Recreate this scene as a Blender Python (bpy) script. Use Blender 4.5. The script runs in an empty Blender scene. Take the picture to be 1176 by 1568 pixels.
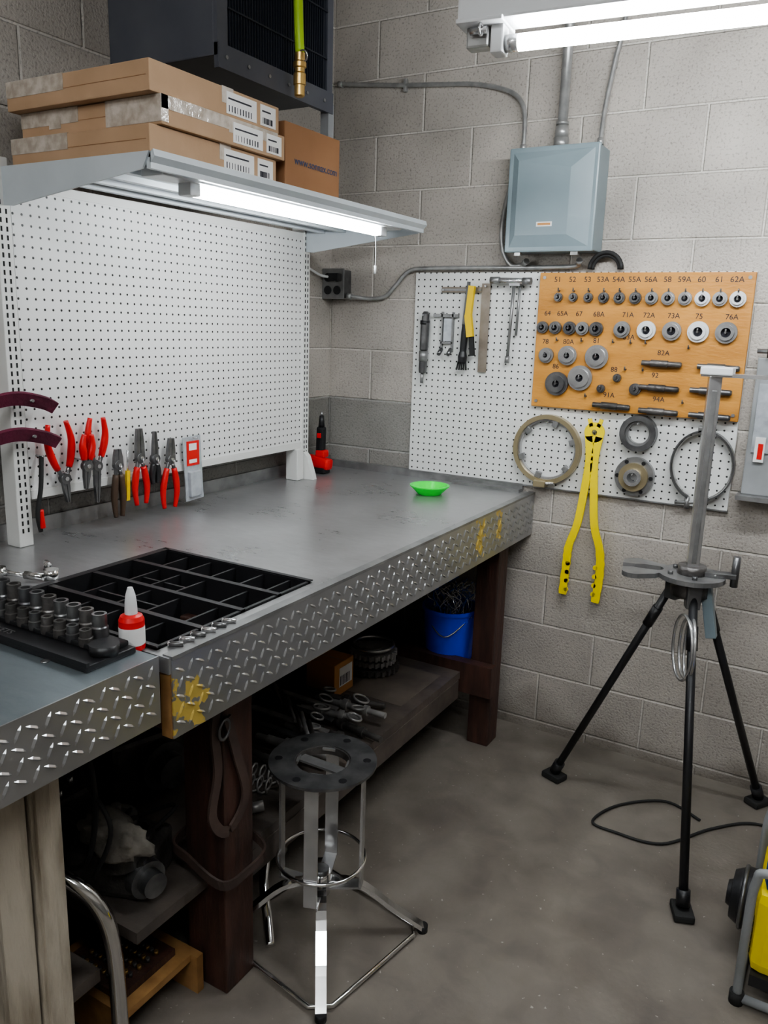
import bpy, bmesh, math, random
from mathutils import Vector, Matrix, Euler
from mathutils import noise as mn
random.seed(7)
scene=bpy.context.scene
# ---------------------------------------------------------------- materials
def new_mat(name):
    m=bpy.data.materials.new(name); m.use_nodes=True
    nt=m.node_tree; b=nt.nodes["Principled BSDF"]
    return m,nt,b
def mat(name,col,rough=.5,metal=0.,col2=None,scale=8.,detail=4.,bump=0.,bscale=60.,contrast=(.35,.65),stretch=None,emit=0.,rough2=None):
    m,nt,b=new_mat(name)
    b.inputs["Base Color"].default_value=(*col,1); b.inputs["Roughness"].default_value=rough
    b.inputs["Metallic"].default_value=metal
    if emit:
        b.inputs["Emission Color"].default_value=(*col,1); b.inputs["Emission Strength"].default_value=emit
    L=nt.links
    if col2 is not None or bump or rough2 is not None:
        tc=nt.nodes.new("ShaderNodeTexCoord"); mp=nt.nodes.new("ShaderNodeMapping")
        L.new(tc.outputs["Object"],mp.inputs["Vector"])
        if stretch: mp.inputs["Scale"].default_value=stretch
        if col2 is not None or rough2 is not None:
            n=nt.nodes.new("ShaderNodeTexNoise"); n.inputs["Scale"].default_value=scale; n.inputs["Detail"].default_value=detail
            L.new(mp.outputs[0],n.inputs["Vector"])
            mr=nt.nodes.new("ShaderNodeMapRange"); mr.inputs["From Min"].default_value=contrast[0]; mr.inputs["From Max"].default_value=contrast[1]
            L.new(n.outputs["Fac"],mr.inputs["Value"])
            if col2 is not None:
                mx=nt.nodes.new("ShaderNodeMix"); mx.data_type='RGBA'
                mx.inputs["A"].default_value=(*col,1); mx.inputs["B"].default_value=(*col2,1)
                L.new(mr.outputs[0],mx.inputs["Factor"]); L.new(mx.outputs["Result"],b.inputs["Base Color"])
            if rough2 is not None:
                r=nt.nodes.new("ShaderNodeMapRange"); r.inputs["To Min"].default_value=rough; r.inputs["To Max"].default_value=rough2
                L.new(mr.outputs[0],r.inputs["Value"]); L.new(r.outputs[0],b.inputs["Roughness"])
        if bump:
            n2=nt.nodes.new("ShaderNodeTexNoise"); n2.inputs["Scale"].default_value=bscale; n2.inputs["Detail"].default_value=3
            L.new(mp.outputs[0],n2.inputs["Vector"])
            bp=nt.nodes.new("ShaderNodeBump"); bp.inputs["Strength"].default_value=bump; bp.inputs["Distance"].default_value=.01
            L.new(n2.outputs["Fac"],bp.inputs["Height"]); L.new(bp.outputs[0],b.inputs["Normal"])
    return m
def math_node(nt,op,a,b=None,c=None):
    n=nt.nodes.new("ShaderNodeMath"); n.operation=op
    for i,v in enumerate((a,b,c)):
        if v is None: continue
        if isinstance(v,(int,float)): n.inputs[i].default_value=v
        else: nt.links.new(v,n.inputs[i])
    return n.outputs[0]
def mixc(nt,fac,A,B):
    mx=nt.nodes.new("ShaderNodeMix"); mx.data_type='RGBA'
    for k,v in (("A",A),("B",B)):
        if isinstance(v,tuple): mx.inputs[k].default_value=(*v,1)
        else: nt.links.new(v,mx.inputs[k])
    if isinstance(fac,(int,float)): mx.inputs["Factor"].default_value=fac
    else: nt.links.new(fac,mx.inputs["Factor"])
    return mx.outputs["Result"]
def block_wall(name,axis):
    """painted concrete masonry, running bond 406 x 203 mm"""
    m,nt,b=new_mat(name); L=nt.links
    g=nt.nodes.new("ShaderNodeNewGeometry"); s=nt.nodes.new("ShaderNodeSeparateXYZ"); L.new(g.outputs["Position"],s.inputs[0])
    u=s.outputs["X"] if axis=='x' else s.outputs["Y"]
    z=math_node(nt,'SUBTRACT',s.outputs["Z"],.0386)
    c=nt.nodes.new("ShaderNodeCombineXYZ"); L.new(u,c.inputs[0]); L.new(z,c.inputs[1])
    br=nt.nodes.new("ShaderNodeTexBrick"); L.new(c.outputs[0],br.inputs["Vector"])
    br.inputs["Scale"].default_value=1; br.inputs["Brick Width"].default_value=.4064; br.inputs["Row Height"].default_value=.2032
    br.inputs["Mortar Size"].default_value=.0055; br.inputs["Mortar Smooth"].default_value=.6; br.offset=.5; br.offset_frequency=2
    br.inputs["Color1"].default_value=(.415,.382,.345,1); br.inputs["Color2"].default_value=(.455,.420,.380,1)
    br.inputs["Mortar"].default_value=(.60,.565,.52,1)
    n=nt.nodes.new("ShaderNodeTexNoise"); n.inputs["Scale"].default_value=3.2; n.inputs["Detail"].default_value=5; L.new(g.outputs["Position"],n.inputs["Vector"])
    mr=nt.nodes.new("ShaderNodeMapRange"); mr.inputs["From Min"].default_value=.3; mr.inputs["From Max"].default_value=.7; mr.inputs["To Min"].default_value=.80; mr.inputs["To Max"].default_value=1.12
    L.new(n.outputs["Fac"],mr.inputs["Value"])
    fine=nt.nodes.new("ShaderNodeTexNoise"); fine.inputs["Scale"].default_value=130; fine.inputs["Detail"].default_value=2; L.new(g.outputs["Position"],fine.inputs["Vector"])
    fr=nt.nodes.new("ShaderNodeMapRange"); fr.inputs["From Min"].default_value=.28; fr.inputs["From Max"].default_value=.46; fr.inputs["To Min"].default_value=.6; fr.inputs["To Max"].default_value=1.; L.new(fine.outputs["Fac"],fr.inputs["Value"])
    vm=nt.nodes.new("ShaderNodeVectorMath"); vm.operation='SCALE'; L.new(br.outputs["Color"],vm.inputs[0]); L.new(math_node(nt,'MULTIPLY',mr.outputs[0],fr.outputs[0]),vm.inputs["Scale"])
    col=vm.outputs[0]
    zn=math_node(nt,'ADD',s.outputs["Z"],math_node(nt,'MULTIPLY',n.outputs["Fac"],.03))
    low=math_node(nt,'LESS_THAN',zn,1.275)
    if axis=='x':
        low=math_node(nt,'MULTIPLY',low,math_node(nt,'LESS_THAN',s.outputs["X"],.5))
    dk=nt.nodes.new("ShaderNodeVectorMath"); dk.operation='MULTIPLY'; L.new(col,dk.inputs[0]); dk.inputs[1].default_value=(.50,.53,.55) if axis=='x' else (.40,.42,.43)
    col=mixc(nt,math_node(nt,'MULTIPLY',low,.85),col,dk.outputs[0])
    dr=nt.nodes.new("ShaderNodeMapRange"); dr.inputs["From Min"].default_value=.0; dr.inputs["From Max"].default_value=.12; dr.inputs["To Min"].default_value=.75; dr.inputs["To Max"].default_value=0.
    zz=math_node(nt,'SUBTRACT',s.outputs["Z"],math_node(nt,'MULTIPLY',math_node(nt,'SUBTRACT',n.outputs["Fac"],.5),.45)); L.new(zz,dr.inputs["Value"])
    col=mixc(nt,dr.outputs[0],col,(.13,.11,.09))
    L.new(col,b.inputs["Base Color"]); b.inputs["Roughness"].default_value=.5
    h=math_node(nt,'ADD',math_node(nt,'MULTIPLY',br.outputs["Fac"],-.8),math_node(nt,'MULTIPLY',fine.outputs["Fac"],.5))
    bp=nt.nodes.new("ShaderNodeBump"); bp.inputs["Strength"].default_value=.8; bp.inputs["Distance"].default_value=.007; L.new(h,bp.inputs["Height"]); L.new(bp.outputs[0],b.inputs["Normal"])
    return m
def peg_mat(name,col,axis,u0,z0):
    m,nt,b=new_mat(name); L=nt.links
    g=nt.nodes.new("ShaderNodeNewGeometry"); s=nt.nodes.new("ShaderNodeSeparateXYZ"); L.new(g.outputs["Position"],s.inputs[0])
    u=s.outputs["X"] if axis=='x' else s.outputs["Y"]
    P=.0254
    def cell(v,o):
        a=math_node(nt,'DIVIDE',math_node(nt,'SUBTRACT',v,o-10*P*10),P)
        return math_node(nt,'SUBTRACT',math_node(nt,'FRACT',a),.5)
    a=cell(u,u0); c=cell(s.outputs["Z"],z0)
    d=math_node(nt,'SQRT',math_node(nt,'ADD',math_node(nt,'MULTIPLY',a,a),math_node(nt,'MULTIPLY',c,c)))
    mr=nt.nodes.new("ShaderNodeMapRange"); mr.inputs["From Min"].default_value=.11; mr.inputs["From Max"].default_value=.145; mr.inputs["To Min"].default_value=1; mr.inputs["To Max"].default_value=0
    L.new(d,mr.inputs["Value"])
    n=nt.nodes.new("ShaderNodeTexNoise"); n.inputs["Scale"].default_value=5; n.inputs["Detail"].default_value=4; L.new(g.outputs["Position"],n.inputs["Vector"])
    base=mixc(nt,math_node(nt,'MULTIPLY',n.outputs["Fac"],.35),col,tuple(x*.78 for x in col))
    L.new(mixc(nt,mr.outputs[0],base,(.012,.012,.012)),b.inputs["Base Color"]); b.inputs["Roughness"].default_value=.42
    bp=nt.nodes.new("ShaderNodeBump"); bp.inputs["Strength"].default_value=.5; bp.inputs["Distance"].default_value=.002; bp.invert=True
    L.new(mr.outputs[0],bp.inputs["Height"]); L.new(bp.outputs[0],b.inputs["Normal"])
    return m
def floor_mat():
    m,nt,b=new_mat("stained_concrete"); L=nt.links
    g=nt.nodes.new("ShaderNodeNewGeometry")
    def noise(sc,d=6,w=0.):
        n=nt.nodes.new("ShaderNodeTexNoise"); n.inputs["Scale"].default_value=sc; n.inputs["Detail"].default_value=d; n.inputs["Distortion"].default_value=w
        L.new(g.outputs["Position"],n.inputs["Vector"]); return n.outputs["Fac"]
    def mr(v,a,c,x=0.,y=1.):
        r=nt.nodes.new("ShaderNodeMapRange"); L.new(v,r.inputs["Value"])
        for k,q in zip(("From Min","From Max","To Min","To Max"),(a,c,x,y)): r.inputs[k].default_value=q
        return r.outputs[0]
    n1=noise(1.9,6,.5); n2=noise(8,7,.4); n3=noise(70,3); n4=noise(2.3,7,.6)
    col=mixc(nt,mr(n1,.35,.65),(.140,.122,.104),(.205,.182,.157))
    col=mixc(nt,math_node(nt,'MULTIPLY',mr(n2,.50,.70),.35),col,(.27,.243,.21))
    col=mixc(nt,math_node(nt,'MULTIPLY',mr(n2,.30,.48,1,0),.35),col,(.085,.074,.064))
    col=mixc(nt,math_node(nt,'MULTIPLY',mr(n4,.56,.74),.4),col,(.33,.30,.265))
    col=mixc(nt,mr(n3,.70,.74,0,.6),col,(.55,.52,.47))
    L.new(col,b.inputs["Base Color"]); L.new(mr(n1,.35,.65,.28,.46),b.inputs["Roughness"])
    bp=nt.nodes.new("ShaderNodeBump"); bp.inputs["Strength"].default_value=.25; bp.inputs["Distance"].default_value=.004; L.new(n3,bp.inputs["Height"]); L.new(bp.outputs[0],b.inputs["Normal"])
    return m
def steel_top(name,c1,c2,r1,r2,metal=.6):
    m,nt,b=new_mat(name); L=nt.links
    g=nt.nodes.new("ShaderNodeNewGeometry"); mp=nt.nodes.new("ShaderNodeMapping"); L.new(g.outputs["Position"],mp.inputs["Vector"])
    mp.inputs["Scale"].default_value=(2,6,1)
    n=nt.nodes.new("ShaderNodeTexNoise"); n.inputs["Scale"].default_value=9; n.inputs["Detail"].default_value=8; n.inputs["Roughness"].default_value=.75; L.new(mp.outputs[0],n.inputs["Vector"])
    n2=nt.nodes.new("ShaderNodeTexNoise"); n2.inputs["Scale"].default_value=4; n2.inputs["Detail"].default_value=5; L.new(g.outputs["Position"],n2.inputs["Vector"])
    f=math_node(nt,'MULTIPLY',math_node(nt,'ADD',n.outputs["Fac"],n2.outputs["Fac"]),.5)
    mr=nt.nodes.new("ShaderNodeMapRange"); mr.inputs["From Min"].default_value=.30; mr.inputs["From Max"].default_value=.70; L.new(f,mr.inputs["Value"])
    L.new(mixc(nt,mr.outputs[0],c1,c2),b.inputs["Base Color"])
    r=nt.nodes.new("ShaderNodeMapRange"); r.inputs["To Min"].default_value=r1; r.inputs["To Max"].default_value=r2; L.new(mr.outputs[0],r.inputs["Value"]); L.new(r.outputs[0],b.inputs["Roughness"])
    b.inputs["Metallic"].default_value=metal
    bp=nt.nodes.new("ShaderNodeBump"); bp.inputs["Strength"].default_value=.07; bp.inputs["Distance"].default_value=.003; L.new(n.outputs["Fac"],bp.inputs["Height"]); L.new(bp.outputs[0],b.inputs["Normal"])
    return m
def diamond_mat():
    m,nt,b=new_mat("diamond_plate_aluminium"); L=nt.links
    g=nt.nodes.new("ShaderNodeNewGeometry"); s=nt.nodes.new("ShaderNodeSeparateXYZ"); L.new(g.outputs["Position"],s.inputs[0])
    n=nt.nodes.new("ShaderNodeTexNoise"); n.inputs["Scale"].default_value=34; n.inputs["Detail"].default_value=5; L.new(g.outputs["Position"],n.inputs["Vector"])
    def band(y0,w,zc,wz):
        a=math_node(nt,'DIVIDE',math_node(nt,'ABSOLUTE',math_node(nt,'SUBTRACT',s.outputs["Y"],y0)),w)
        c=math_node(nt,'DIVIDE',math_node(nt,'ABSOLUTE',math_node(nt,'SUBTRACT',s.outputs["Z"],zc)),wz)
        e=math_node(nt,'MAXIMUM',a,c)
        e=math_node(nt,'ADD',e,math_node(nt,'MULTIPLY',math_node(nt,'SUBTRACT',n.outputs["Fac"],.5),3.4))
        return math_node(nt,'LESS_THAN',e,.62)
    p=math_node(nt,'MAXIMUM',band(-1.855,.05,.855,.07),math_node(nt,'MAXIMUM',band(-.50,.04,.89,.07),band(-.34,.028,.90,.06)))
    n2=nt.nodes.new("ShaderNodeTexNoise"); n2.inputs["Scale"].default_value=12; L.new(g.outputs["Position"],n2.inputs["Vector"])
    base=mixc(nt,n2.outputs["Fac"],(.36,.37,.385),(.60,.61,.625))
    L.new(mixc(nt,p,base,(.58,.43,.12)),b.inputs["Base Color"])
    L.new(math_node(nt,'SUBTRACT',.85,math_node(nt,'MULTIPLY',p,.6)),b.inputs["Metallic"]); b.inputs["Roughness"].default_value=.28
    return m

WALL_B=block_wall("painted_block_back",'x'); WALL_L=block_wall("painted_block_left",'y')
FLOOR=floor_mat()
PEGB=peg_mat("pegboard_white_back",(.76,.765,.75),'x',.4064,.99)
PEGL=peg_mat("pegboard_metal_left",(.78,.78,.77),'y',-.34,1.106)
STEEL_TOP=steel_top("bench_sheet_steel",(.30,.30,.302),(.50,.50,.502),.24,.38,.62)
STEEL_TOP2=steel_top("bench_sheet_steel_blue",(.15,.18,.195),(.25,.285,.305),.28,.42,.5)
DIAM=diamond_mat()
CEIL=mat("ceiling_paint",(.50,.49,.47),.8)
SHELFP=mat("shelf_enamel",(.56,.60,.63),.38,0,(.50,.54,.57),6)
UPRT=mat("upright_enamel",(.70,.70,.68),.4)
DARKSLOT=mat("slot_black",(.01,.01,.01),.8)
DWOOD=mat("dark_stained_wood",(.080,.036,.026),.5,0,(.038,.020,.016),10,4,.2,50,stretch=(3,3,.5))
SHWOOD=mat("grimy_shelf_wood",(.125,.102,.086),.55,0,(.06,.051,.046),8,5,.2,40)
OWOOD=mat("raw_wood_edge",(.36,.20,.075),.6,0,(.24,.125,.045),20,3)
MATB=mat("oily_cardboard_mat",(.17,.14,.115),.7,0,(.11,.09,.075),9)
PWOOD=mat("worn_painted_wood",(.50,.45,.37),.7,0,(.22,.18,.13),6,6,.5,30,(.45,.7),stretch=(3,3,.6))
BLACK=mat("black_plastic",(.016,.016,.018),.40)
RUBBER=mat("black_rubber",(.020,.020,.020),.75)
DIRON=mat("oily_cast_iron",(.065,.062,.060),.36,.5,(.15,.14,.135),14,4,.3,60)
DSTEEL=mat("dark_steel",(.115,.115,.12),.32,.7,(.21,.21,.21),20,3)
STEEL=mat("bright_steel",(.64,.64,.64),.26,.8,(.48,.48,.49),14,3)
GSTEEL=mat("dull_grey_steel",(.34,.34,.34),.38,.65,(.24,.24,.24),18,4)
PSTEEL=mat("oily_part_steel",(.50,.49,.48),.34,.45,(.28,.27,.265),16,4)
CHROME=mat("chrome",(.82,.82,.82),.12,1.)
BRASS=mat("brass",(.68,.46,.18),.30,.85)
ORANGE=mat("orange_board",(.60,.285,.060),.48,0,(.45,.20,.038),4,6,.15,40,stretch=(1,1,3))
CARD=mat("cardboard",(.46,.305,.19),.75,0,(.40,.26,.155),7,4,.05,80)
CARD2=mat("cardboard_brown",(.32,.165,.08),.75,0,(.28,.14,.065),5)
TAPE=mat("packing_tape",(.58,.52,.46),.14,0,(.40,.34,.28),40,3,.3,60)
LABEL=mat("white_label",(.80,.79,.78),.6)
INK=mat("ink_dark",(.02,.02,.03),.7)
INKB=mat("ink_blue",(.04,.07,.15),.7)
RED=mat("red_grip",(.58,.01,.01),.36)
REDP=mat("red_plastic",(.66,.02,.02),.33)
YEL=mat("yellow_paint",(.95,.74,.0),.4)
YELT=mat("yellow_grip",(.80,.55,.01),.4)
GREEN=mat("green_plastic",(.01,.85,.06),.3)
HOSE=mat("green_hose",(.40,.62,.03),.4)
BLUEB=mat("blue_bucket_plastic",(.003,.05,.85),.33)
BLUEP=mat("blue_plastic",(.005,.08,.40),.4)
MAROON=mat("maroon_cloth",(.13,.012,.04),.8,0,(.075,.008,.024),20,4,.4,80)
LEATHER=mat("worn_leather",(.085,.055,.045),.6,0,(.05,.033,.028),15)
RAG=mat("grey_rag",(.25,.23,.20),.9,0,(.15,.135,.115),16,4,.4,60)
EBOX=mat("grey_blue_enamel",(.235,.295,.32),.33,0,(.205,.26,.285),4)
GALV=mat("galvanised_conduit",(.46,.46,.455),.34,.55,(.32,.32,.315),25)
DUCTM=mat("dark_grey_enamel",(.10,.105,.122),.45,0,(.075,.08,.10),5)
FINS=mat("fin_black",(.012,.016,.026),.5)
WHITE=mat("white_enamel",(.70,.71,.72),.35)
TUBE=mat("fluorescent_tube_lit",(.94,.98,1.),.3,emit=105)
TUBE_FILL=mat("fluorescent_tube_added_fill",(.94,.98,1.),.3,emit=68)  # emission for the added, unseen fill fixtures
TUBE2=mat("fluorescent_tube_undershelf_lit",(.94,.98,1.),.3,emit=38)
GREYP=mat("grey_paint",(.30,.31,.32),.5,0,(.23,.24,.24),8)
CORD=mat("white_cord",(.7,.7,.7),.6)
ORC=mat("orange_carton",(.50,.235,.08),.7)
CLEARP=mat("blister_plastic",(.55,.58,.62),.15,.2,(.40,.43,.46),30)
DGRIP=mat("dark_grip",(.06,.035,.02),.5)
BRASSY=mat("brassy_steel",(.46,.39,.25),.32,.7)
BLADE=mat("tarnished_blade",(.20,.165,.13),.45,.5,(.32,.28,.24),14)

# ---------------------------------------------------------------- mesh builder
class M:
    def __init__(s): s.v=[];s.f=[];s.fm=[];s.fs=[];s.mats=[]
    def mi(s,m):
        if m not in s.mats: s.mats.append(m)
        return s.mats.index(m)
    def add(s,vs,fs,m,smooth=False):
        o=len(s.v); s.v+= [Vector(v) for v in vs]; k=s.mi(m)
        for i,f in enumerate(fs):
            s.f.append([o+j for j in f]); s.fm.append(k); s.fs.append(smooth[i] if isinstance(smooth,list) else smooth)
    def box(s,x0,x1,y0,y1,z0,z1,m,bv=0.):
        if bv>0:
            return s.bbox(Vector(((x0+x1)/2,(y0+y1)/2,(z0+z1)/2)),(x1-x0,y1-y0,z1-z0),m,None,bv)
        vs=[(x,y,z) for x in (x0,x1) for y in (y0,y1) for z in (z0,z1)]
        s.add(vs,[(0,1,3,2),(4,6,7,5),(0,4,5,1),(2,3,7,6),(0,2,6,4),(1,5,7,3)],m)
    def bbox(s,c,size,m,rot=None,bv=0.):
        R=Matrix.Identity(3) if rot is None else Euler(rot).to_matrix()
        hx,hy,hz=[d/2 for d in size]; c=Vector(c)
        if bv<=0:
            vs=[c+R@Vector((x,y,z)) for x in (-hx,hx) for y in (-hy,hy) for z in (-hz,hz)]
            s.add(vs,[(0,1,3,2),(4,6,7,5),(0,4,5,1),(2,3,7,6),(0,2,6,4),(1,5,7,3)],m); return
        bm=bmesh.new(); bmesh.ops.create_cube(bm,size=1)
        for v in bm.verts: v.co=Vector((v.co.x*size[0],v.co.y*size[1],v.co.z*size[2]))
        bmesh.ops.bevel(bm,geom=bm.edges[:]+bm.verts[:],offset=min(bv,min(size)*.45),segments=2,affect='EDGES',profile=.6)
        for i,v in enumerate(bm.verts): v.index=i
        vs=[c+R@v.co for v in bm.verts]; fs=[[v.index for v in f.verts] for f in bm.faces]; bm.free()
        s.add(vs,fs,m,False)
    def frame(s,d):
        d=Vector(d).normalized(); a=Vector((0,0,1)) if abs(d.z)<.9 else Vector((1,0,0))
        u=d.cross(a).normalized(); w=d.cross(u).normalized(); return u,w
    def cyl(s,p0,p1,r,m,r1=None,n=16,caps=True):
        p0=Vector(p0);p1=Vector(p1); r1=r if r1 is None else r1; u,w=s.frame(p1-p0)
        vs=[];
        for p,rr in ((p0,r),(p1,r1)):
            for i in range(n):
                t=2*math.pi*i/n; vs.append(p+u*math.cos(t)*rr+w*math.sin(t)*rr)
        fs=[(i,(i+1)%n,n+(i+1)%n,n+i) for i in range(n)]; sm=[True]*n
        if caps: fs+= [tuple(range(n))[::-1],tuple(range(n,2*n))]; sm+=[False,False]
        s.add(vs,fs,m,sm)
    def tube(s,pts,r,m,n=8,closed=False,caps=True):
        pts=[Vector(p) for p in pts]; N=len(pts); rs=r if isinstance(r,(list,tuple)) else [r]*N
        T=[]
        for i in range(N):
            if closed: t=pts[(i+1)%N]-pts[i-1]
            else: t=pts[min(i+1,N-1)]-pts[max(i-1,0)]
            T.append(t.normalized())
        u,w=s.frame(T[0]); vs=[]
        for i in range(N):
            u=(u-T[i]*u.dot(T[i])).normalized(); w=T[i].cross(u)
            for k in range(n):
                a=2*math.pi*k/n; vs.append(pts[i]+(u*math.cos(a)+w*math.sin(a))*rs[i])
        fs=[]
        for i in range(N if closed else N-1):
            a=i*n;b=((i+1)%N)*n
            for k in range(n): fs.append((a+k,a+(k+1)%n,b+(k+1)%n,b+k))
        sm=[True]*len(fs)
        if caps and not closed: fs+=[tuple(range(n))[::-1],tuple(range((N-1)*n,N*n))]; sm+=[False,False]
        s.add(vs,fs,m,sm)
    def lathe(s,prof,c,axis,m,n=32):
        c=Vector(c); a=Vector(axis).normalized(); u,w=s.frame(a); vs=[];K=len(prof)
        for i in range(n):
            t=2*math.pi*i/n
            for r,h in prof: vs.append(c+a*h+(u*math.cos(t)+w*math.sin(t))*max(r,1e-5))
        fs=[]
        for i in range(n):
            for k in range(K-1):
                j=(i+1)%n
                fs.append((i*K+k,j*K+k,j*K+k+1,i*K+k+1))
        s.add(vs,fs,m,True)
    def ring(s,c,axis,ro,ri,t,m,n=32):
        for pr in ([(ro,0),(ro,t)],[(ro,t),(ri,t)],[(ri,t),(ri,0)],[(ri,0),(ro,0)]): s.lathe(pr,c,axis,m,n)
    def turned(s,prof,c,axis,m,n=32):
        for a,b in zip(prof[:-1],prof[1:]): s.lathe([a,b],c,axis,m,n)
    def torus(s,c,axis,R,r,m,n=36,k=8,sx=1.,sy=1.):
        c=Vector(c);u,w=s.frame(axis)
        s.tube([c+u*math.cos(2*math.pi*i/n)*R*sx+w*math.sin(2*math.pi*i/n)*R*sy for i in range(n)],r,m,k,closed=True)
    def prism(s,poly,o,ux,uy,t,m):
        o=Vector(o);ux=Vector(ux).normalized();uy=Vector(uy).normalized();nz=ux.cross(uy).normalized(); N=len(poly)
        vs=[o+ux*a+uy*b for a,b in poly]+[o+ux*a+uy*b+nz*t for a,b in poly]
        fs=[tuple(range(N))[::-1],tuple(range(N,2*N))]+[(i,(i+1)%N,N+(i+1)%N,N+i) for i in range(N)]
        s.add(vs,fs,m)
    def bar(s,p0,p1,w,t,side,m):
        p0=Vector(p0);p1=Vector(p1);d=(p1-p0).normalized();sd=Vector(side);sd=(sd-d*sd.dot(d)).normalized();nn=d.cross(sd)
        vs=[p+sd*a*w/2+nn*b*t/2 for p in (p0,p1) for a,b in ((-1,-1),(1,-1),(1,1),(-1,1))]
        s.add(vs,[(0,3,2,1),(4,5,6,7),(0,1,5,4),(1,2,6,5),(2,3,7,6),(3,0,4,7)],m)
    def ribbon(s,pts,w,t,side,m):
        pts=[Vector(p) for p in pts];N=len(pts);sd=Vector(side).normalized();vs=[]
        for i in range(N):
            d=(pts[min(i+1,N-1)]-pts[max(i-1,0)]).normalized();q=(sd-d*sd.dot(d)).normalized();nn=d.cross(q)
            ww=w[i] if isinstance(w,(list,tuple)) else w
            for a,b in ((-1,-1),(1,-1),(1,1),(-1,1)): vs.append(pts[i]+q*a*ww/2+nn*b*t/2)
        fs=[(0,3,2,1),tuple(4*(N-1)+k for k in range(4))]
        for i in range(N-1):
            for k in range(4): fs.append((4*i+k,4*i+(k+1)%4,4*i+4+(k+1)%4,4*i+4+k))
        s.add(vs,fs,m)
    def blob(s,c,size,m,seed=0,amp=.45,freq=1.8):
        bm=bmesh.new();bmesh.ops.create_icosphere(bm,subdivisions=4,radius=1);c=Vector(c);vs=[]
        for i,v in enumerate(bm.verts):
            v.index=i;q=v.co.copy();d=1+amp*mn.noise(q*freq+Vector((seed,0,0)))+amp*.45*mn.noise(q*freq*2.8)
            vs.append(c+Vector((q.x*size[0]*d,q.y*size[1]*d,max(q.z*d,-.5)*size[2]+.5*size[2])))
        s.add(vs,[[w.index for w in f.verts] for f in bm.faces],m,True);bm.free()
    def spin(s,a,c):
        c=Vector(c);R=Matrix.Rotation(a,3,'Z');s.v=[c+R@(v-c) for v in s.v]
    def build(s,name,parent=None):
        me=bpy.data.meshes.new(name)
        xs=[v.x for v in s.v];ys=[v.y for v in s.v];zs=[v.z for v in s.v]
        o=Vector(((min(xs)+max(xs))/2,(min(ys)+max(ys))/2,min(zs)))
        me.from_pydata([v-o for v in s.v],[],s.f)
        for m in s.mats: me.materials.append(m)
        for p,k,sm in zip(me.polygons,s.fm,s.fs): p.material_index=k;p.use_smooth=sm
        bm=bmesh.new();bm.from_mesh(me);bmesh.ops.recalc_face_normals(bm,faces=bm.faces);bm.to_mesh(me);bm.free()
        ob=bpy.data.objects.new(name,me);scene.collection.objects.link(ob);ob.location=o
        if parent is not None:
            ob.parent=parent; ob.matrix_parent_inverse=Matrix.Translation(parent.location).inverted()
        return ob
def spl(pts,k=6,closed=False):
    P=[Vector(p) for p in pts];N=len(P);out=[]
    for i in range(N if closed else N-1):
        if closed: a,b,c,d=P[i-1],P[i],P[(i+1)%N],P[(i+2)%N]
        else: a,b,c,d=P[max(i-1,0)],P[i],P[i+1],P[min(i+2,N-1)]
        for j in range(k):
            t=j/k; out.append(.5*((2*b)+(c-a)*t+(2*a-5*b+4*c-d)*t*t+(-a+3*b-3*c+d)*t**3))
    if not closed: out.append(P[-1])
    return out
def text(body,size,loc,rot,m,parent,name):
    cu=bpy.data.curves.new(name,"FONT");cu.body=body;cu.size=size;cu.align_x='CENTER';cu.align_y='CENTER';cu.extrude=.0002
    cu.materials.append(m);ob=bpy.data.objects.new(name,cu);scene.collection.objects.link(ob)
    ob.location=loc;ob.rotation_euler=rot;ob.parent=parent;ob.matrix_parent_inverse=Matrix.Translation(parent.location).inverted()
    return ob
RB=(math.pi/2,0,0); RX=(math.pi/2,0,math.pi/2)

# ---------------------------------------------------------------- room shell
def shell(name,b,m):
    o=M();o.box(*b,m);return o.build(name)
RX1=4.2;RY0=-5.0;H=3.1
shell("floor",(-.2,RX1+.2,RY0-.2,.2,-.15,0),FLOOR)
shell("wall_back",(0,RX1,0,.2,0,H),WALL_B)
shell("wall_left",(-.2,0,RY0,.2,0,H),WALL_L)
shell("wall_right",(RX1,RX1+.2,RY0,.2,0,H),WALL_L)
shell("wall_front",(-.2,RX1+.2,RY0-.2,RY0,0,H),WALL_B)
shell("ceiling",(-.2,RX1+.2,RY0-.2,.2,H,H+.15),CEIL)

# ---------------------------------------------------------------- workbenches
HB=.962;WB=.9435
def lozenges(o,x,y0,y1,z0,z1,m,pitch=.0265):
    nz=max(1,int((z1-z0)/pitch));ny=int((y1-y0)/pitch)
    oz=(z1-z0-(nz-1)*pitch)/2;oy=(y1-y0-(ny-1)*pitch)/2
    for i in range(ny):
        for j in range(nz):
            cy=y0+oy+i*pitch;cz=z0+oz+j*pitch
            a=math.radians(62) if (i+j)%2 else math.radians(-28)
            dy,dz=math.cos(a),math.sin(a);L=.0145;W=.0034;h=.0030
            c=Vector((x,cy,cz));d=Vector((0,dy,dz));e=Vector((0,-dz,dy));nrm=Vector((1,0,0))
            vs=[c+d*L,c+d*L*.45+e*W,c-d*L*.45+e*W,c-d*L,c-d*L*.45-e*W,c+d*L*.45-e*W,c+d*L*.5+nrm*h,c-d*L*.5+nrm*h]
            o.add(vs,[(0,1,6),(1,2,7,6),(2,3,7),(3,4,7),(4,5,6,7),(5,0,6)],m)
SZ=.301
wb=M()
wb.box(0.002,WB,-1.385,-.002,.93,HB,STEEL_TOP)
wb.box(0.002,.425,-1.90,-1.385,.93,HB,STEEL_TOP)
wb.box(.898,WB,-1.90,-1.385,.93,HB,STEEL_TOP)
wb.box(.425,.898,-1.90,-1.885,.93,HB,GSTEEL)
wb.box(WB,WB+.003,-1.895,-.002,.80,.957,DIAM)
wb.box(WB-.02,WB+.0045,-1.895,-.002,.957,HB+.0025,GSTEEL)
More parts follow.
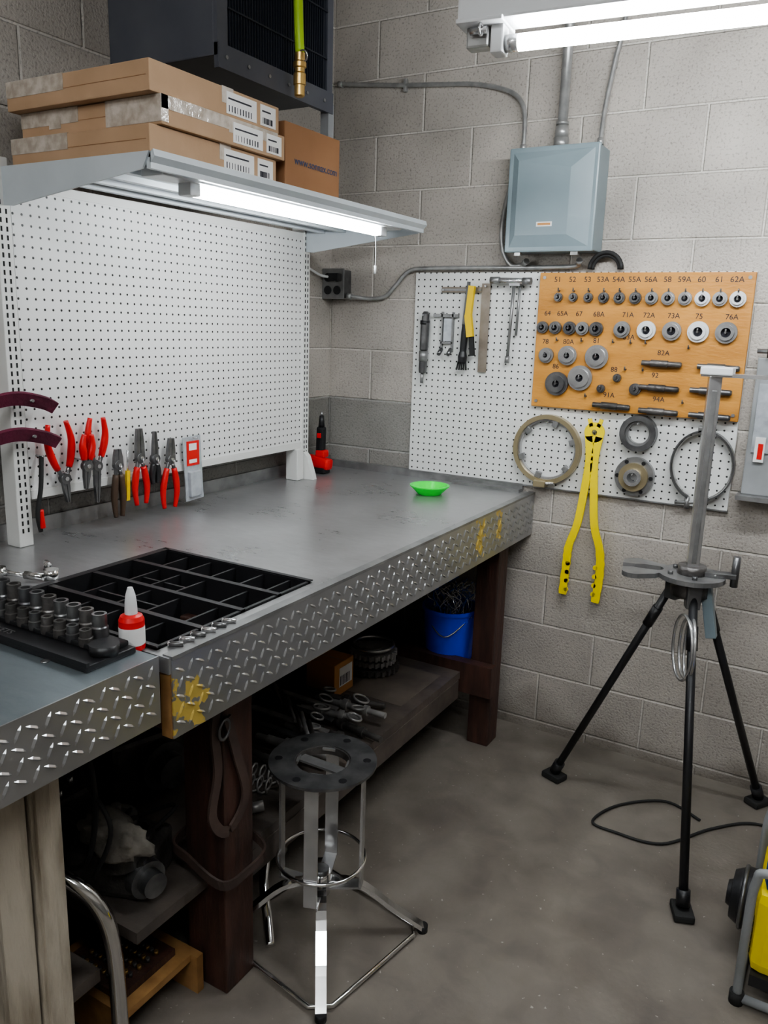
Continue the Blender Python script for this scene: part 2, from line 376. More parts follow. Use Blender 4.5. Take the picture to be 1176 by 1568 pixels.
lozenges(wb,WB+.003,-1.89,-.005,.803,.955,DIAM)
wb.box(WB-.026,WB-.0005,-1.897,-.004,.80,.93,OWOOD)
wb.box(.002,.012,-1.9,-.002,HB,HB+.045,GSTEEL)
wb.box(.002,.90,-.014,-.002,HB,HB+.03,GSTEEL)
wb.box(.62,.90,-.05,-.014,HB,HB+.012,GSTEEL)
for y in (-1.86,-.10): wb.box(.02,.915,y-.02,y+.02,.80,.93,DWOOD)
wb.box(.74,.86,-1.665,-1.565,0,.93,DWOOD,.004);wb.box(.04,.14,-1.665,-1.565,0,.93,DWOOD,.004)
wb.box(.828,.914,-.24,-.15,0,.93,DWOOD,.004);wb.box(.04,.14,-.25,-.155,0,.93,DWOOD,.004)
wb.box(.05,.74,-1.66,-1.62,.18,.27,DWOOD);wb.box(.05,.930,-.285,-.24,.22,.34,DWOOD)
wb.box(.03,.805,-1.88,-.03,.272,.30,SHWOOD);wb.box(.77,.808,-1.56,-.30,.20,.272,SHWOOD)
wb.box(.54,.76,-.66,-.36,.30,.3012,MATB)
bench=wb.build("workbench")
org=M();X0,X1,Y0,Y1=.43,.895,-1.88,-1.39;zt=HB+.004
org.box(X0,X1,Y0,Y1,.897,.902,BLACK)
for a in (X0,X1-.008): org.box(a,a+.008,Y0,Y1,.902,zt,BLACK)
for a in (Y0,Y1-.008): org.box(X0,X1,a,a+.008,.902,zt,BLACK)
rows=[Y0,Y0+.12,Y0+.245,Y0+.37,Y1]
for r in rows[1:-1]: org.box(X0,X1,r-.007,r+.007,.902,zt+.002,BLACK)
cuts=[[.15,.24,.37],[.09,.2,.29,.4],[.1,.17,.25,.38],[.08,.16,.24,.33,.41]]
for (a,b),cs in zip(zip(rows[:-1],rows[1:]),cuts):
    for c in cs: org.box(X0+c-.003,X0+c+.003,a,b,.902,zt-.006,BLACK)
    if cs is cuts[2] or cs is cuts[1]:
        mid=(a+b)/2; org.box(X0+cs[0],X0+cs[2],mid-.003,mid+.003,.902,zt-.01,BLACK)
org.box(X0-.012,X1+.003,Y0-.004,Y0+.006,zt,zt+.003,BLACK);org.box(X0-.012,X1+.003,Y1-.006,Y1+.006,zt,zt+.003,BLACK)
org.box(X0-.012,X0+.008,Y0,Y1,zt,zt+.003,BLACK)
for i in range(46):
    x=random.uniform(X0+.03,X1-.03);y=random.uniform(Y0+.02,Y1-.02)
    if i%2: org.cyl((x,y,.902),(x,y,.902+random.uniform(.01,.03)),random.uniform(.006,.012),GSTEEL if i%3 else STEEL,n=10)
    else: org.torus((x,y,.906),(0,0,1),random.uniform(.008,.016),.003,STEEL if i%4 else BRASS,16,6)
org.build("parts_organizer_tray")
w2=M();H2=.975;YE=-1.925
w2.box(.002,.94,-3.4,YE,.945,H2,STEEL_TOP2)
w2.box(.94,.943,-3.4,YE+.002,.845,H2,DIAM);lozenges(w2,.943,-3.395,YE,.848,H2-.002,DIAM)
w2.box(.918,.9395,-3.4,YE-.002,.845,.945,DWOOD)
w2.box(.002,.94,YE-.02,YE-.002,.86,.945,DWOOD)
w2.box(.78,.85,-2.135,-2.075,0,.945,PWOOD,.003);w2.box(.775,.845,-2.20,-2.14,0,.945,PWOOD,.003)
w2.box(.79,.856,-2.128,-2.10,0,.93,PWOOD,.002);w2.box(.04,.12,-2.2,-2.1,0,.945,PWOOD)
w2.box(.78,.85,-3.35,-3.25,0,.945,PWOOD);w2.box(.04,.12,-3.35,-3.25,0,.945,PWOOD)
w2.box(.03,.77,-3.35,-1.95,.22,.25,SHWOOD)
w2.cyl((.80,-2.05,H2),(.80,-2.05,H2+.002),.008,STEEL,n=12)
w2.build("workbench")

# ---------------------------------------------------------------- shelving with pegboard
u=M();YA,YB=-1.57,-.33
u.box(.094,.10,YA+.02,YB-.012,1.106,1.865,PEGL)
for z0,z1 in ((1.085,1.108),(1.862,1.885)): u.box(.07,.104,YA+.02,YB-.01,z0,z1,UPRT)
for y0 in (YA-.028,YB-.014):
    u.box(.055,.108,y0,y0+.042,HB+.0005,1.93,UPRT,.003)
    for k in range(44):
        zz=1.0+k*.0205
        for yo in (.010,.026): u.box(.1075,.1085,y0+yo,y0+yo+.005,zz,zz+.012,DARKSLOT)
u.box(.060,.115,YB-.055,YB-.014,HB+.0005,1.085,UPRT,.003)
u.prism([(0,0),(.05,0),(.045,.02),(.02,.09),(0,.11)],(.105,YB+.02,HB+.0005),(1,0,0),(0,0,1),.026,UPRT)
ZS=1.895;XF=.60
u.box(.10,XF,YA,YB,ZS,ZS+.008,SHELFP)
u.box(XF-.012,XF,YA,YB,ZS-.022,ZS+.010,SHELFP)
u.prism([(0,.0),(.0,.022),(.010,.028),(.014,.014)],(XF-.002,YA,ZS-.012),(1,0,0),(0,0,1),-(YB-YA),SHELFP)
for x in (.18,.27,.36,.45): u.box(x,x+.02,YA+.01,YB-.01,ZS-.014,ZS,SHELFP)
for x in (.225,.315,.405): u.box(x,x+.006,YA+.01,YB-.01,ZS-.002,ZS+.0005,DARKSLOT)
for y in (YA-.004,YB+.002):
    u.prism([(0,-.075),(.04,-.078),(XF-.12,-.022),(XF-.10,.012),(0,.012)],(.10,y+.004,ZS),(1,0,0),(0,0,1),.005,SHELFP)
u.build("pegboard_shelf_unit")
l=M();lx=.535
l.box(lx-.04,lx+.03,-1.50,-.42,1.873,1.8935,WHITE,.004)
l.cyl((lx,-1.37,1.858),(lx,-.535,1.858),.0135,TUBE2,n=20)
for y in (-1.405,-.535):
    l.box(lx-.02,lx+.02,y,y+.035,1.845,1.874,WHITE,.004)
l.tube(spl([(lx+.01,-.56,1.87),(lx+.015,-.56,1.80),(lx+.015,-.56,1.745)]),.0012,CORD,6);l.cyl((lx+.015,-.56,1.725),(lx+.015,-.56,1.75),.004,WHITE,n=10)
l.build("under_shelf_fluorescent_light")

# ---------------------------------------------------------------- boxes on the shelf
def carton(name,x0,x1,y0,y1,z0,z1,m,labels=True,tape=1):
    o=M();o.box(x0,x1,y0,y1,z0,z1,m,.003)
    zc=(z0+z1)/2;h=z1-z0
    o.box(x0+.01,x1-.01,y0-.0006,y0+.01,zc-.0006,zc+.0006,CARD2)
    o.box(x0+.05,x1+.0007,y1-.215,y1-.175,z0+h*.45,z1+.0007,TAPE)
    o.box(x0,x0+.20,y0-.0008,y0+.02,z1-h*.55,z1+.0008,TAPE)
    if tape==2:
        o.box(x1-.17,x1+.0008,y0-.0010,y0+.02,z0+h*.1,z1+.0009,TAPE);o.box(x1-.01,x1+.0008,y0+.0,y1-.03,z0+h*.55,z1+.0009,TAPE)
        o.box(x0+.10,x0+.14,y0-.0012,y0+.02,z0+h*.3,z1+.0009,TAPE)
    if labels:
        for ya,yb in ((y1-.20,y1-.09),(y1-.075,y1-.015)):
            o.box(x1,x1+.0012,ya,yb,z0+h*.12,z1-h*.12,LABEL)
            for k in range(9): 
                yy=ya+.008+k*(yb-ya-.02)/9; o.box(x1+.0012,x1+.0016,yy,yy+random.uniform(.001,.004),z0+h*.2,z0+h*.42,INK)
            o.box(x1+.0012,x1+.0016,ya+.006,yb-.02,z0+h*.62,z0+h*.68,INK)
    return o.build(name)
zb=ZS+.0105
carton("cardboard_box",.125,.583,-1.555,-1.12,zb,zb+.062,CARD)
carton("cardboard_box",.135,.595,-1.53,-1.10,zb+.063,zb+.122,CARD,True,2)
carton("cardboard_box",.12,.588,-1.555,-1.115,zb+.124,zb+.187,CARD)
o=M();o.box(.34,.585,-1.085,-.83,zb,zb+.165,CARD2,.003)
o.box(.34,.5855,-.962,-.957,zb+.164,zb+.1655,CARD)
c=o.build("cardboard_carton")
text("www.sonnax.com",.028,(.5862,-.945,zb+.075),RX,INKB,c,"printed_text")

# ---------------------------------------------------------------- ventilation unit, hose, ceiling lamp
v=M();vx=.40;vy0,vy1=-1.13,-.60;vz=2.235
v.box(.001,vx-.012,vy0,vy1,vz,2.95,DUCTM,.004)
v.box(vx-.012,vx,vy0,vy0+.04,vz,2.95,DUCTM);v.box(vx-.012,vx,vy1-.03,vy1,vz,2.95,DUCTM);v.box(vx-.012,vx+.004,vy0,vy1,vz-.03,vz+.03,DUCTM)
v.box(vx-.010,vx-.006,vy0+.03,vy1-.02,vz+.02,2.95,FINS)
for k in range(38):
    y=vy0+.05+k*(vy1-vy0-.09)/38;v.box(vx-.008,vx-.001,y,y+.002,vz+.03,2.94,FINS)
for k in range(5):
    z=vz+.12+k*.13;v.box(vx-.006,vx+.001,vy0+.04,vy1-.03,z,z+.004,FINS)
v.box(vx-.03,vx,vy1-.02,vy1+.01,vz-.16,vz,GREYP)
for k in range(6): v.cyl((vx+.004,vy0+.03+k*.09,vz),(vx+.007,vy0+.03+k*.09,vz),.005,GSTEEL,n=8)
v.box(.01,.03,vy0+.03,vy0+.1,2.95,H-.001,GREYP);v.box(.3,.32,vy0+.03,vy0+.1,2.95,H-.001,GREYP)
v.build("ventilation_unit")
h=M();hx,hy=.45,-.84
h.tube(spl([(hx-.02,hy+.02,H),(hx-.018,hy+.01,2.7),(hx-.006,hy,2.42),(hx,hy,2.31)]),.0135,HOSE,12)
h.turned([(.0001,0),(.011,0),(.015,.004),(.015,.03),(.018,.032),(.018,.06),(.0145,.065),(.0145,.075),(.019,.078),(.019,.09),(.015,.094),(.015,.115),(.0001,.115)],(hx,hy,2.195),(0,0,1),BRASS,20)
h.torus((hx+.016,hy-.006,2.30),(0,1,.3),.014,.0025,STEEL,16,6)
h.build("air_hose")
f=M();fy=-1.0
f.box(1.04,2.42,fy-.045,fy+.045,2.243,2.30,WHITE,.006)
f.box(1.04,1.15,fy-.055,fy+.055,2.238,2.248,WHITE,.003)
f.cyl((1.175,fy,2.202),(2.36,fy,2.202),.018,TUBE,n=24)
f.cyl((1.145,fy,2.202),(1.176,fy,2.202),.0185,STEEL,n=20)
for xx in (1.115,2.36): f.box(xx,xx+.03,fy-.024,fy+.024,2.180,2.244,WHITE,.004)
f.box(1.055,1.11,fy-.02,fy+.02,2.195,2.241,GALV,.005);f.cyl((1.07,fy-.035,2.225),(1.11,fy-.035,2.225),.008,STEEL,n=12);f.torus((1.10,fy-.05,2.222),(1,0,0),.012,.003,STEEL,16,6)
for xx in (1.2,2.2): f.cyl((xx,fy,2.30),(xx,fy,H-.001),.003,GALV,n=8)
f.spin(.10,(1.05,fy,2.2))
f.build("added_fill_light")
for (cx,cy) in ((2.3,-3.2),(1.5,-4.4)):  # two fixtures out of view, added only to brighten the room with fill
    g=M();g.box(cx-.65,cx+.65,cy-.07,cy+.07,H-.07,H-.001,WHITE,.004)
    for yy in (cy-.04,cy+.04): g.cyl((cx-.6,yy,H-.095),(cx+.6,yy,H-.095),.0165,TUBE_FILL,n=12)
    for xx in (cx-.63,cx+.60): g.box(xx,xx+.03,cy-.065,cy+.065,H-.115,H-.07,WHITE)
    g.build("added_fill_light")

# ---------------------------------------------------------------- electrical
e=M();x0,x1,z0,z1=.818,1.122,1.828,2.158
e.box(x0,x1,-.115,-.001,z0,z1,EBOX,.004);e.box(x0-.004,x1+.004,-.128,-.108,z0-.004,z1+.004,EBOX,.005)
outer=[(x0+.012,z0+.012),(x1-.012,z0+.012),(x1-.012,z1-.012),(x0+.012,z1-.012)];inner=[(x0+.035,z0+.05),(x1-.085,z0+.05),(x1-.085,z1-.07),(x0+.035,z1-.04)]
vs=[(x,-.128,z) for x,z in outer]+[(x,-.140,z) for x,z in inner]
e.add(vs,[(0,1,5,4),(1,2,6,5),(2,3,7,6),(3,0,4,7),(4,5,6,7)],EBOX)
e.box(.93,.985,-.1415,-.1395,1.905,1.920,LABEL);e.box(.935,.98,-.1420,-.1412,1.909,1.916,ORC)
e.box(.85,.87,-.12,-.10,z0-.015,z0,GALV);e.box(1.05,1.075,-.12,-.10,z0-.015,z0,GALV)
e.build("electrical_panel")
k=M()
k.cyl((.965,-.05,2.166),(.965,-.05,H-.001),.0165,GALV,n=16);k.cyl((.965,-.05,2.165),(.965,-.05,2.20),.026,GALV,n=8);k.cyl((.965,-.05,2.20),(.965,-.05,2.235),.022,GALV,n=16)
k.cyl((.965,-.05,2.24),(.965,-.05,2.25),.021,GALV,n=16)
k.box(.93,1.0,-.035,-.001,2.60,2.62,GALV)
k.build("steel_conduit")
def flex(name,pts,r=.0075,straps=()):
    o=M();P=spl(pts,14);o.tube(P,[r*(1.0+.16*(i%2)) for i in range(len(P))],GALV,10);
    for i in (0,-1): 
        d=(P[1]-P[0]) if i==0 else (P[-2]-P[-1]); d.normalize(); o.cyl(P[i],P[i]+d*.02,r*1.5,GALV,n=10)
    for x,z in straps: o.bbox((x,-.010,z),(.012,.018,.045),GALV,None,.002)
    return o.build(name)
flex("flexible_conduit",[(.03,-.012,2.475),(.2,-.012,2.455),(.33,-.012,2.44),(.5,-.012,2.425),(.63,-.012,2.41),(.75,-.015,2.375),(.805,-.03,2.33),(.825,-.04,2.27),(.83,-.05,2.168)],.0075,[(.33,2.44)])
flex("flexible_conduit",[(1.10,-.05,2.168),(1.10,-.03,2.28),(1.115,-.015,2.42),(1.14,-.012,2.6),(1.15,-.012,H-.01)],.0075,[(1.116,2.43)])
flex("flexible_conduit",[(.812,-.055,2.10),(.775,-.03,2.03),(.755,-.02,1.92),(.765,-.02,1.84),(.80,-.02,1.79),(.84,-.02,1.79),(.87,-.05,1.80)])
flex("flexible_conduit",[(.108,-.045,1.675),(.20,-.02,1.665),(.27,-.015,1.675),(.32,-.015,1.72),(.38,-.018,1.772),(.48,-.02,1.781),(.75,-.02,1.781),(.98,-.02,1.781),(1.05,-.03,1.785),(1.065,-.06,1.80)])
s=M();s.box(.006,.10,-.062,-.001,1.665,1.775,DSTEEL,.004);s.box(.001,.106,-.067,-.061,1.66,1.78,GSTEEL,.002)
for zz in (1.695,1.745):
    for xx in (.03,.075):
        s.cyl((xx,-.067,zz),(xx,-.071,zz),.017,BLACK,n=20)
s.box(.05,.10,-.10,-.071,1.73,1.76,BLACK,.004)
s.tube(spl([(.06,-.09,1.745),(.03,-.12,1.75),(.02,-.2,1.775),(.02,-.29,1.79)]),.005,CORD,8)
s.build("electrical_outlet_box")

# ---------------------------------------------------------------- back pegboard + tool board
p=M();p.box(.406,1.627,-.012,-.001,.99,1.765,PEGB);p.box(.404,1.629,-.016,-.001,.985,.99,GSTEEL)
p.build("hanging_pegboard")
o=M();o.box(.917,1.627,-.030,-.0125,1.29,1.762,ORANGE,.003)
for x in (.935,1.61):
    for z in (1.31,1.745): o.cyl((x,-.03,z),(x,-.033,z),.006,GSTEEL,n=10)
board=o.build("orange_tool_board")
d=M();Y=-.030;up=(0,-1,0)
def disc(x,z,r,m,hole=.45,t=.02):
    d.ring((x,Y-.002,z),up,r,r*.72,t*.6,m,28);d.ring((x,Y-.002,z),up,r*.74,r*hole,t,m,24)
    d.cyl((x,Y,z),(x,Y-.004,z),r*.5,INK,n=14)
    d.cyl((x,Y,z),(x,Y-t-.012,z),.0035,DSTEEL,n=8);d.cyl((x,Y-t-.008,z),(x,Y-t-.008,z+.012),.0028,DSTEEL,n=8)
rows1=[.993+.0536*i for i in range(12)]
r1=[.015,.015,.016,.018,.019,.020,.021,.022,.022,.024,.023,.025];m1=[DSTEEL,DSTEEL,DSTEEL,DSTEEL,DSTEEL,DSTEEL,GSTEEL,STEEL,STEEL,WHITE,STEEL,WHITE]
for x,r,mm in zip(rows1,r1,m1): disc(x,1.678,r,mm)
for x,r,mm in zip([.943,.990,1.042,1.088,1.137,1.226,1.308,1.391,1.474,1.560],[.021,.022,.023,.023,.024,.028,.031,.031,.034,.034],[DSTEEL]*3+[GSTEEL,DSTEEL,GSTEEL,WHITE,STEEL,WHITE,GSTEEL]): disc(x,1.573,r,mm)
for x,z,r,mm in [(.964,1.475,.027,GSTEEL),(1.043,1.478,.034,STEEL),(1.148,1.478,.041,STEEL),(1.011,1.377,.042,DSTEEL),(1.095,1.402,.044,STEEL),(1.172,1.37,.014,DSTEEL),(1.225,1.41,.014,DSTEEL),(1.29,1.375,.02,DSTEEL)]: disc(x,z,r,mm,.3)
for x,z in [(1.37,1.465),(1.55,1.462),(1.37,1.384),(1.535,1.384),(1.215,1.312),(1.375,1.305),(1.54,1.303)]:
    d.turned([(.0001,-.065),(.009,-.065),(.009,-.035),(.0125,-.035),(.0125,.02),(.010,.02),(.010,.06),(.007,.065),(.0001,.065)],(x,Y-.015,z),(1,0,-.02),DIRON if x<1.5 else DSTEEL,14)
    for q in (-.03,.03): d.cyl((x+q,Y,z-.008),(x+q,Y-.02,z-.008),.0025,DSTEEL,n=6)
for x,z in [(1.20,1.53),(1.26,1.53),(1.31,1.53),(1.25,1.44),(1.31,1.44),(1.45,1.52),(1.45,1.34),(1.12,1.34),(1.0,1.53),(1.09,1.53)]+[(q,1.70) for q in rows1]:
    d.cyl((x,Y,z),(x,Y-.018,z),.003,DSTEEL,n=6);d.cyl((x,Y-.017,z),(x,Y-.017,z+.01),.0025,DSTEEL,n=6)
d.build("hanging_bushings",board)
labs=["51","52","53","53A","54A","55A","56A","58","59A","60","61","62A"]
for x,t in zip(rows1,labs): text(t,.026,(x-.01,-.0305,1.738),RB,INK,board,"label")
for x,t in zip([.955,1.01,1.07,1.14,1.24,1.31,1.39,1.47,1.57],["64","65A","67","68A","71A","72A","73A","75","76A"]): text(t,.024,(x,-.0305,1.622),RB,INK,board,"label")
for x,z,t in [(.955,1.523,"78"),(1.04,1.525,"80A"),(1.14,1.532,"81"),(1.25,1.548,"83A"),(1.37,1.50,"82A"),(1.0,1.437,"86"),(1.21,1.437,"88"),(1.35,1.425,"92"),(1.20,1.348,"91A"),(1.37,1.345,"94A"),(1.55,1.345,"95")]: text(t,.024,(x,-.0305,z),RB,INK,board,"label")

Yp=-.012
t=M()
t.turned([(.0001,0),(.014,0),(.016,.01),(.016,.06),(.011,.07),(.011,.085),(.017,.09),(.018,.13),(.018,.19),(.015,.20),(.015,.225),(.008,.235),(.0001,.235)],(.462,Yp-.022,1.385),(.02,0,1),DSTEEL,18)
t.cyl((.462,Yp-.022,1.43),(.463,Yp-.022,1.47),.0175,GSTEEL,n=18);t.cyl((.464,Yp-.022,1.57),(.465,Yp-.022,1.585),.019,BLACK,n=18)
t.cyl((.461,Yp-.022,1.385),(.460,Yp-.022,1.345),.006,GSTEEL,n=10);t.cyl((.465,Yp-.0005,1.605),(.465,Yp-.045,1.605),.003,STEEL,n=6)
t.build("air_ratchet")
t=M()
t.box(.53,.536,Yp-.014,Yp-.001,1.47,1.62,GSTEEL);t.box(.575,.581,Yp-.014,Yp-.001,1.47,1.62,GSTEEL);t.box(.495,.60,Yp-.014,Yp-.001,1.60,1.612,GSTEEL);t.box(.53,.58,Yp-.014,Yp-.001,1.50,1.508,GSTEEL)
for q in (.535,.575): t.cyl((q,Yp-.012,1.48),(q,Yp-.035,1.46),.008,DSTEEL,n=8)
t.box(.54,.573,Yp-.010,Yp-.001,1.51,1.595,CLEARP)
t.build("bearing_puller")
t=M();t.box(.525,.69,Yp-.010,Yp-.001,1.692,1.712,BLADE);t.box(.525,.69,Yp-.012,Yp-.009,1.698,1.706,GSTEEL);t.cyl((.535,Yp-.0005,1.70),(.535,Yp-.02,1.70),.003,STEEL,n=6)
t.build("steel_ruler")
t=M()
t.bar((.662,Yp-.034,1.715),(.652,Yp-.034,1.60),.024,.014,(1,0,0),YELT);t.bar((.645,Yp-.028,1.73),(.632,Yp-.028,1.57),.011,.008,(1,0,0),DSTEEL)
t.turned([(.0001,0),(.016,0),(.018,.02),(.013,.04),(.014,.11),(.012,.14),(.0001,.14)],(.634,Yp-.03,1.435),(.05,0,1),BLACK,14);t.bar((.664,Yp-.03,1.56),(.675,Yp-.03,1.46),.018,.012,(1,0,0),RUBBER)
t.bar((.652,Yp-.034,1.61),(.665,Yp-.034,1.53),.026,.016,(1,0,0),YELT)
for q in range(5): t.bar((.62+q*.007,Yp-.03,1.44),(.612+q*.010,Yp-.03,1.405),.005,.006,(1,0,0),RUBBER)
t.build("yellow_handled_snips")
t=M();t.bar((.708,Yp-.008,1.725),(.708,Yp-.008,1.40),.034,.004,(1,0,0),BLADE);t.cyl((.708,Yp-.0005,1.715),(.708,Yp-.02,1.715),.004,STEEL,n=8)
t.build("saw_blade")
t=M();t.cyl((.745,Yp-.035,1.735),(.885,Yp-.035,1.732),.010,STEEL,n=14);t.cyl((.735,Yp-.035,1.735),(.77,Yp-.035,1.735),.0125,GSTEEL,n=14);t.cyl((.86,Yp-.035,1.732),(.892,Yp-.035,1.732),.0125,GSTEEL,n=14)
t.cyl((.825,Yp-.03,1.73),(.812,Yp-.018,1.45),.0055,GSTEEL,n=10);t.cyl((.845,Yp-.02,1.72),(.838,Yp-.012,1.54),.0045,GSTEEL,n=10)
t.cyl((.812,Yp-.018,1.465),(.811,Yp-.018,1.44),.009,GSTEEL,n=10);t.box(.81,.85,Yp-.04,Yp-.0005,1.715,1.728,GSTEEL)
t.build("t_handle_wrench")
t=M()
for i,rr in enumerate((.052,.046,.055)): t.tube([(1.15+math.cos(a)*rr,-.022-.008*i,1.772+math.sin(a)*rr) for a in [math.pi*j/16 for j in range(17)]],.007,RUBBER,8)
t.build("rubber_belt_coil")
t=M()
c=(.99,Yp-.012,1.135)
t.ring((c[0],Yp-.002,c[2]),up,.128,.112,.028,BRASSY,48);t.ring((c[0],Yp-.002,c[2]),up,.112,.104,.018,STEEL,48)
for aa in (20,75,140,200,255,320):
    q=math.radians(aa);t.bbox((c[0]+math.cos(q)*.10,Yp-.018,c[2]+math.sin(q)*.10),(.022,.016,.022),GSTEEL,(0,-q,0),.002)
t.box(.955,1.0,Yp-.045,Yp-.004,.995,1.02,BRASSY,.003);t.cyl((.95,Yp-.03,1.008),(1.03,Yp-.03,1.012),.006,STEEL,n=10)
t.cyl((.99,Yp-.0005,1.236),(.99,Yp-.05,1.236),.003,STEEL,n=6);t.build("band_clamp_ring")
t=M()
YY=Yp-.03
t.ring((1.165,YY+.004,1.215),up,.036,.010,.008,YEL,24)
pa=[(1.146,YY,1.20),(1.155,YY,1.12),(1.148,YY,1.02),(1.132,YY,.88),(1.107,YY,.79),(1.103,YY,.72),(1.098,YY,.60)]
pb=[(1.184,YY,1.20),(1.174,YY,1.12),(1.180,YY,1.02),(1.194,YY,.88),(1.222,YY,.79),(1.230,YY,.70),(1.222,YY,.59)]
P=spl(pa,5);t.ribbon(P,[.027+.004*(i%2 if i>len(P)*.62 else 0) for i in range(len(P))],.008,(1,0,0),YEL)
P=spl(pb,5);t.ribbon(P,[.027+.004*(i%2 if i>len(P)*.62 else 0) for i in range(len(P))],.008,(1,0,0),YEL)
for kk in range(4):
    zz=.62+kk*.034;t.cyl((1.109,YY+.004,zz),(1.109,YY-.004,zz),.009,YEL,n=10);t.cyl((1.212,YY+.004,zz),(1.212,YY-.004,zz),.009,YEL,n=10)
t.cyl((1.163,YY+.006,1.11),(1.163,YY-.008,1.11),.005,YEL,n=12)
t.bar((1.153,YY,1.235),(1.143,YY,1.262),.014,.008,(1,0,0),YEL);t.bar((1.177,YY,1.235),(1.187,YY,1.262),.014,.008,(1,0,0),YEL)
t.cyl((1.165,Yp-.0005,1.215),(1.165,Yp-.045,1.215),.003,DSTEEL,n=6)
t.build("yellow_snap_ring_tongs")
t=M();t.ring((1.315,Yp-.002,1.225),up,.062,.044,.035,DSTEEL,36);t.ring((1.315,Yp-.002,1.225),up,.046,.036,.02,GSTEEL,36);t.cyl((1.315,Yp-.0005,1.26),(1.315,Yp-.05,1.26),.003,STEEL,n=6);t.build("bearing_race")
t=M();t.ring((1.315,Yp-.002,1.072),up,.068,.048,.022,GSTEEL,36);t.ring((1.315,Yp-.002,1.072),up,.05,.028,.038,BRASSY,36);t.ring((1.315,Yp-.002,1.072),up,.03,.018,.05,STEEL,28)
for i in range(6):
    q=i*math.pi/3;t.cyl((1.315+.058*math.cos(q),Yp-.024,1.072+.058*math.sin(q)),(1.315+.058*math.cos(q),Yp-.028,1.072+.058*math.sin(q)),.007,BLACK,n=8)
t.cyl((1.315,Yp-.0005,1.085),(1.315,Yp-.06,1.085),.003,STEEL,n=6);t.build("slotted_hub_flange")
t=M();cc=Vector((1.535,Yp-.02,1.135))
pts=[cc+Vector((math.cos(a)*.100,0,math.sin(a)*.118)) for a in [math.radians(250-i*10) for i in range(34)]]
t.ribbon(pts,.030,.005,(0,1,0),DSTEEL)
t.ribbon([q-(q-cc)*.06 for q in pts],.018,.003,(0,1,0),STEEL)
t.cyl((1.50,Yp-.02,1.025),(1.50,Yp-.02,.985),.009,GSTEEL,n=10);t.cyl((1.46,Yp-.02,1.00),(1.54,Yp-.02,1.01),.006,GSTEEL,n=10);t.box(1.51,1.55,Yp-.035,Yp-.005,1.245,1.268,GSTEEL,.003)
t.cyl((1.535,Yp-.0005,1.25),(1.535,Yp-.045,1.25),.003,STEEL,n=6);t.build("piston_ring_compressor")
t=M();t.box(1.665,1.80,-.05,-.001,1.06,1.50,GREYP,.004);t.box(1.68,1.785,-.056,-.05,1.20,1.42,CLEARP);t.box(1.69,1.72,-.06,-.056,1.17,1.25,LABEL);t.box(1.70,1.715,-.062,-.06,1.18,1.23,REDP)
t.cyl((1.66,-.05,1.52),(1.86,-.05,1.52),.008,GSTEEL,n=10);t.cyl((1.70,-.06,1.50),(1.70,-.06,1.56),.01,BLACK,n=10);t.box(1.655,1.80,-.09,-.001,1.045,1.06,GSTEEL)
t.build("gauge_rack")

# ---------------------------------------------------------------- pliers on left pegboard
def pliers(name,y,z,L,up_handles,gap,m,tilt=0.,jaw='needle',x=.125,jl=.42):
    o=M();sg=1 if up_handles else -1
    def P(a,b,dx=0.):
        ca,sa=math.cos(tilt),math.sin(tilt);aa=a*ca-b*sa;bb=a*sa+b*ca
        return Vector((x+dx,y+aa,z+sg*bb))
    hl=L*(1-jl)
    for s_ in (-1,1):
        pts=spl([P(s_*.006,.0),P(s_*gap*.7,hl*.3),P(s_*gap,hl*.65),P(s_*gap*.75,hl)],5);N=len(pts)
        o.tube(pts[:max(4,N//3)],.0060,DSTEEL,8)
        o.tube(pts[N//5:],[.0085+.002*math.sin(i/(N)*6) for i in range(N-N//5)],m,10)
        jw=.011 if jaw=='needle' else .017
        poly=[P(s_*.001,-.012),P(s_*jw,-.006),P(s_*jw*.9,-L*jl*.5),P(s_*(.004 if jaw=='needle' else .010),-L*jl),P(s_*.001,-L*jl)]
        n=len(poly);vs=[q+Vector((-.005,0,0)) for q in poly]+[q+Vector((.005,0,0)) for q in poly]
        o.add(vs,[tuple(range(n)),tuple(range(n,2*n))]+[(i,(i+1)%n,n+(i+1)%n,n+i) for i in range(n)],DSTEEL)
    o.cyl(P(0,-.004,-.008),P(0,-.004,.008),.015,DSTEEL,n=18);o.cyl(P(0,-.004,.008),P(0,-.004,.011),.006,STEEL,n=12)
    o.cyl((.1005,y,z+.012*sg),(.14,y,z+.012*sg),.0025,STEEL,n=6);o.cyl((.14,y,z+.012*sg),(.14,y,z+.012*sg+.015),.0025,STEEL,n=6)
    return o.build(name)
pliers("snap_ring_pliers",-1.460,1.135,.22,True,.038,RED,.10,jl=.32)
pliers("needle_nose_pliers",-1.350,1.155,.24,True,.030,RED,-.05,jl=.45)
pliers("snap_ring_pliers",-1.405,1.165,.15,True,.016,RED,-.10,jl=.45,x=.15)
pliers("slip_joint_pliers",-1.190,1.150,.23,False,.024,RED,0.0,'blunt',jl=.40)
pliers("locking_pliers",-1.130,1.140,.16,False,.012,BLACK,.02,'needle',jl=.55)
pliers("diagonal_pliers",-1.065,1.130,.22,False,.030,RED,.06,'blunt',jl=.32)
pliers("adjustable_pliers",-1.275,1.140,.20,False,.016,DGRIP,.02,'blunt',jl=.25)
t=M();t.bbox((.114,-.955,1.09),(.004,.080,.21),CLEARP,(.05,0,0));t.box(.1165,.1175,-.985,-.928,1.10,1.180,REDP);t.box(.1175,.118,-.975,-.940,1.150,1.172,LABEL);t.box(.1175,.118,-.975,-.940,1.108,1.120,LABEL);t.bbox((.121,-.955,1.040),(.014,.05,.085),CLEARP,(.05,0,0),.004)
t.tube([(.1005,-.955,1.19),(.135,-.955,1.19)],.002,STEEL,6);t.build("blister_pack_tool")
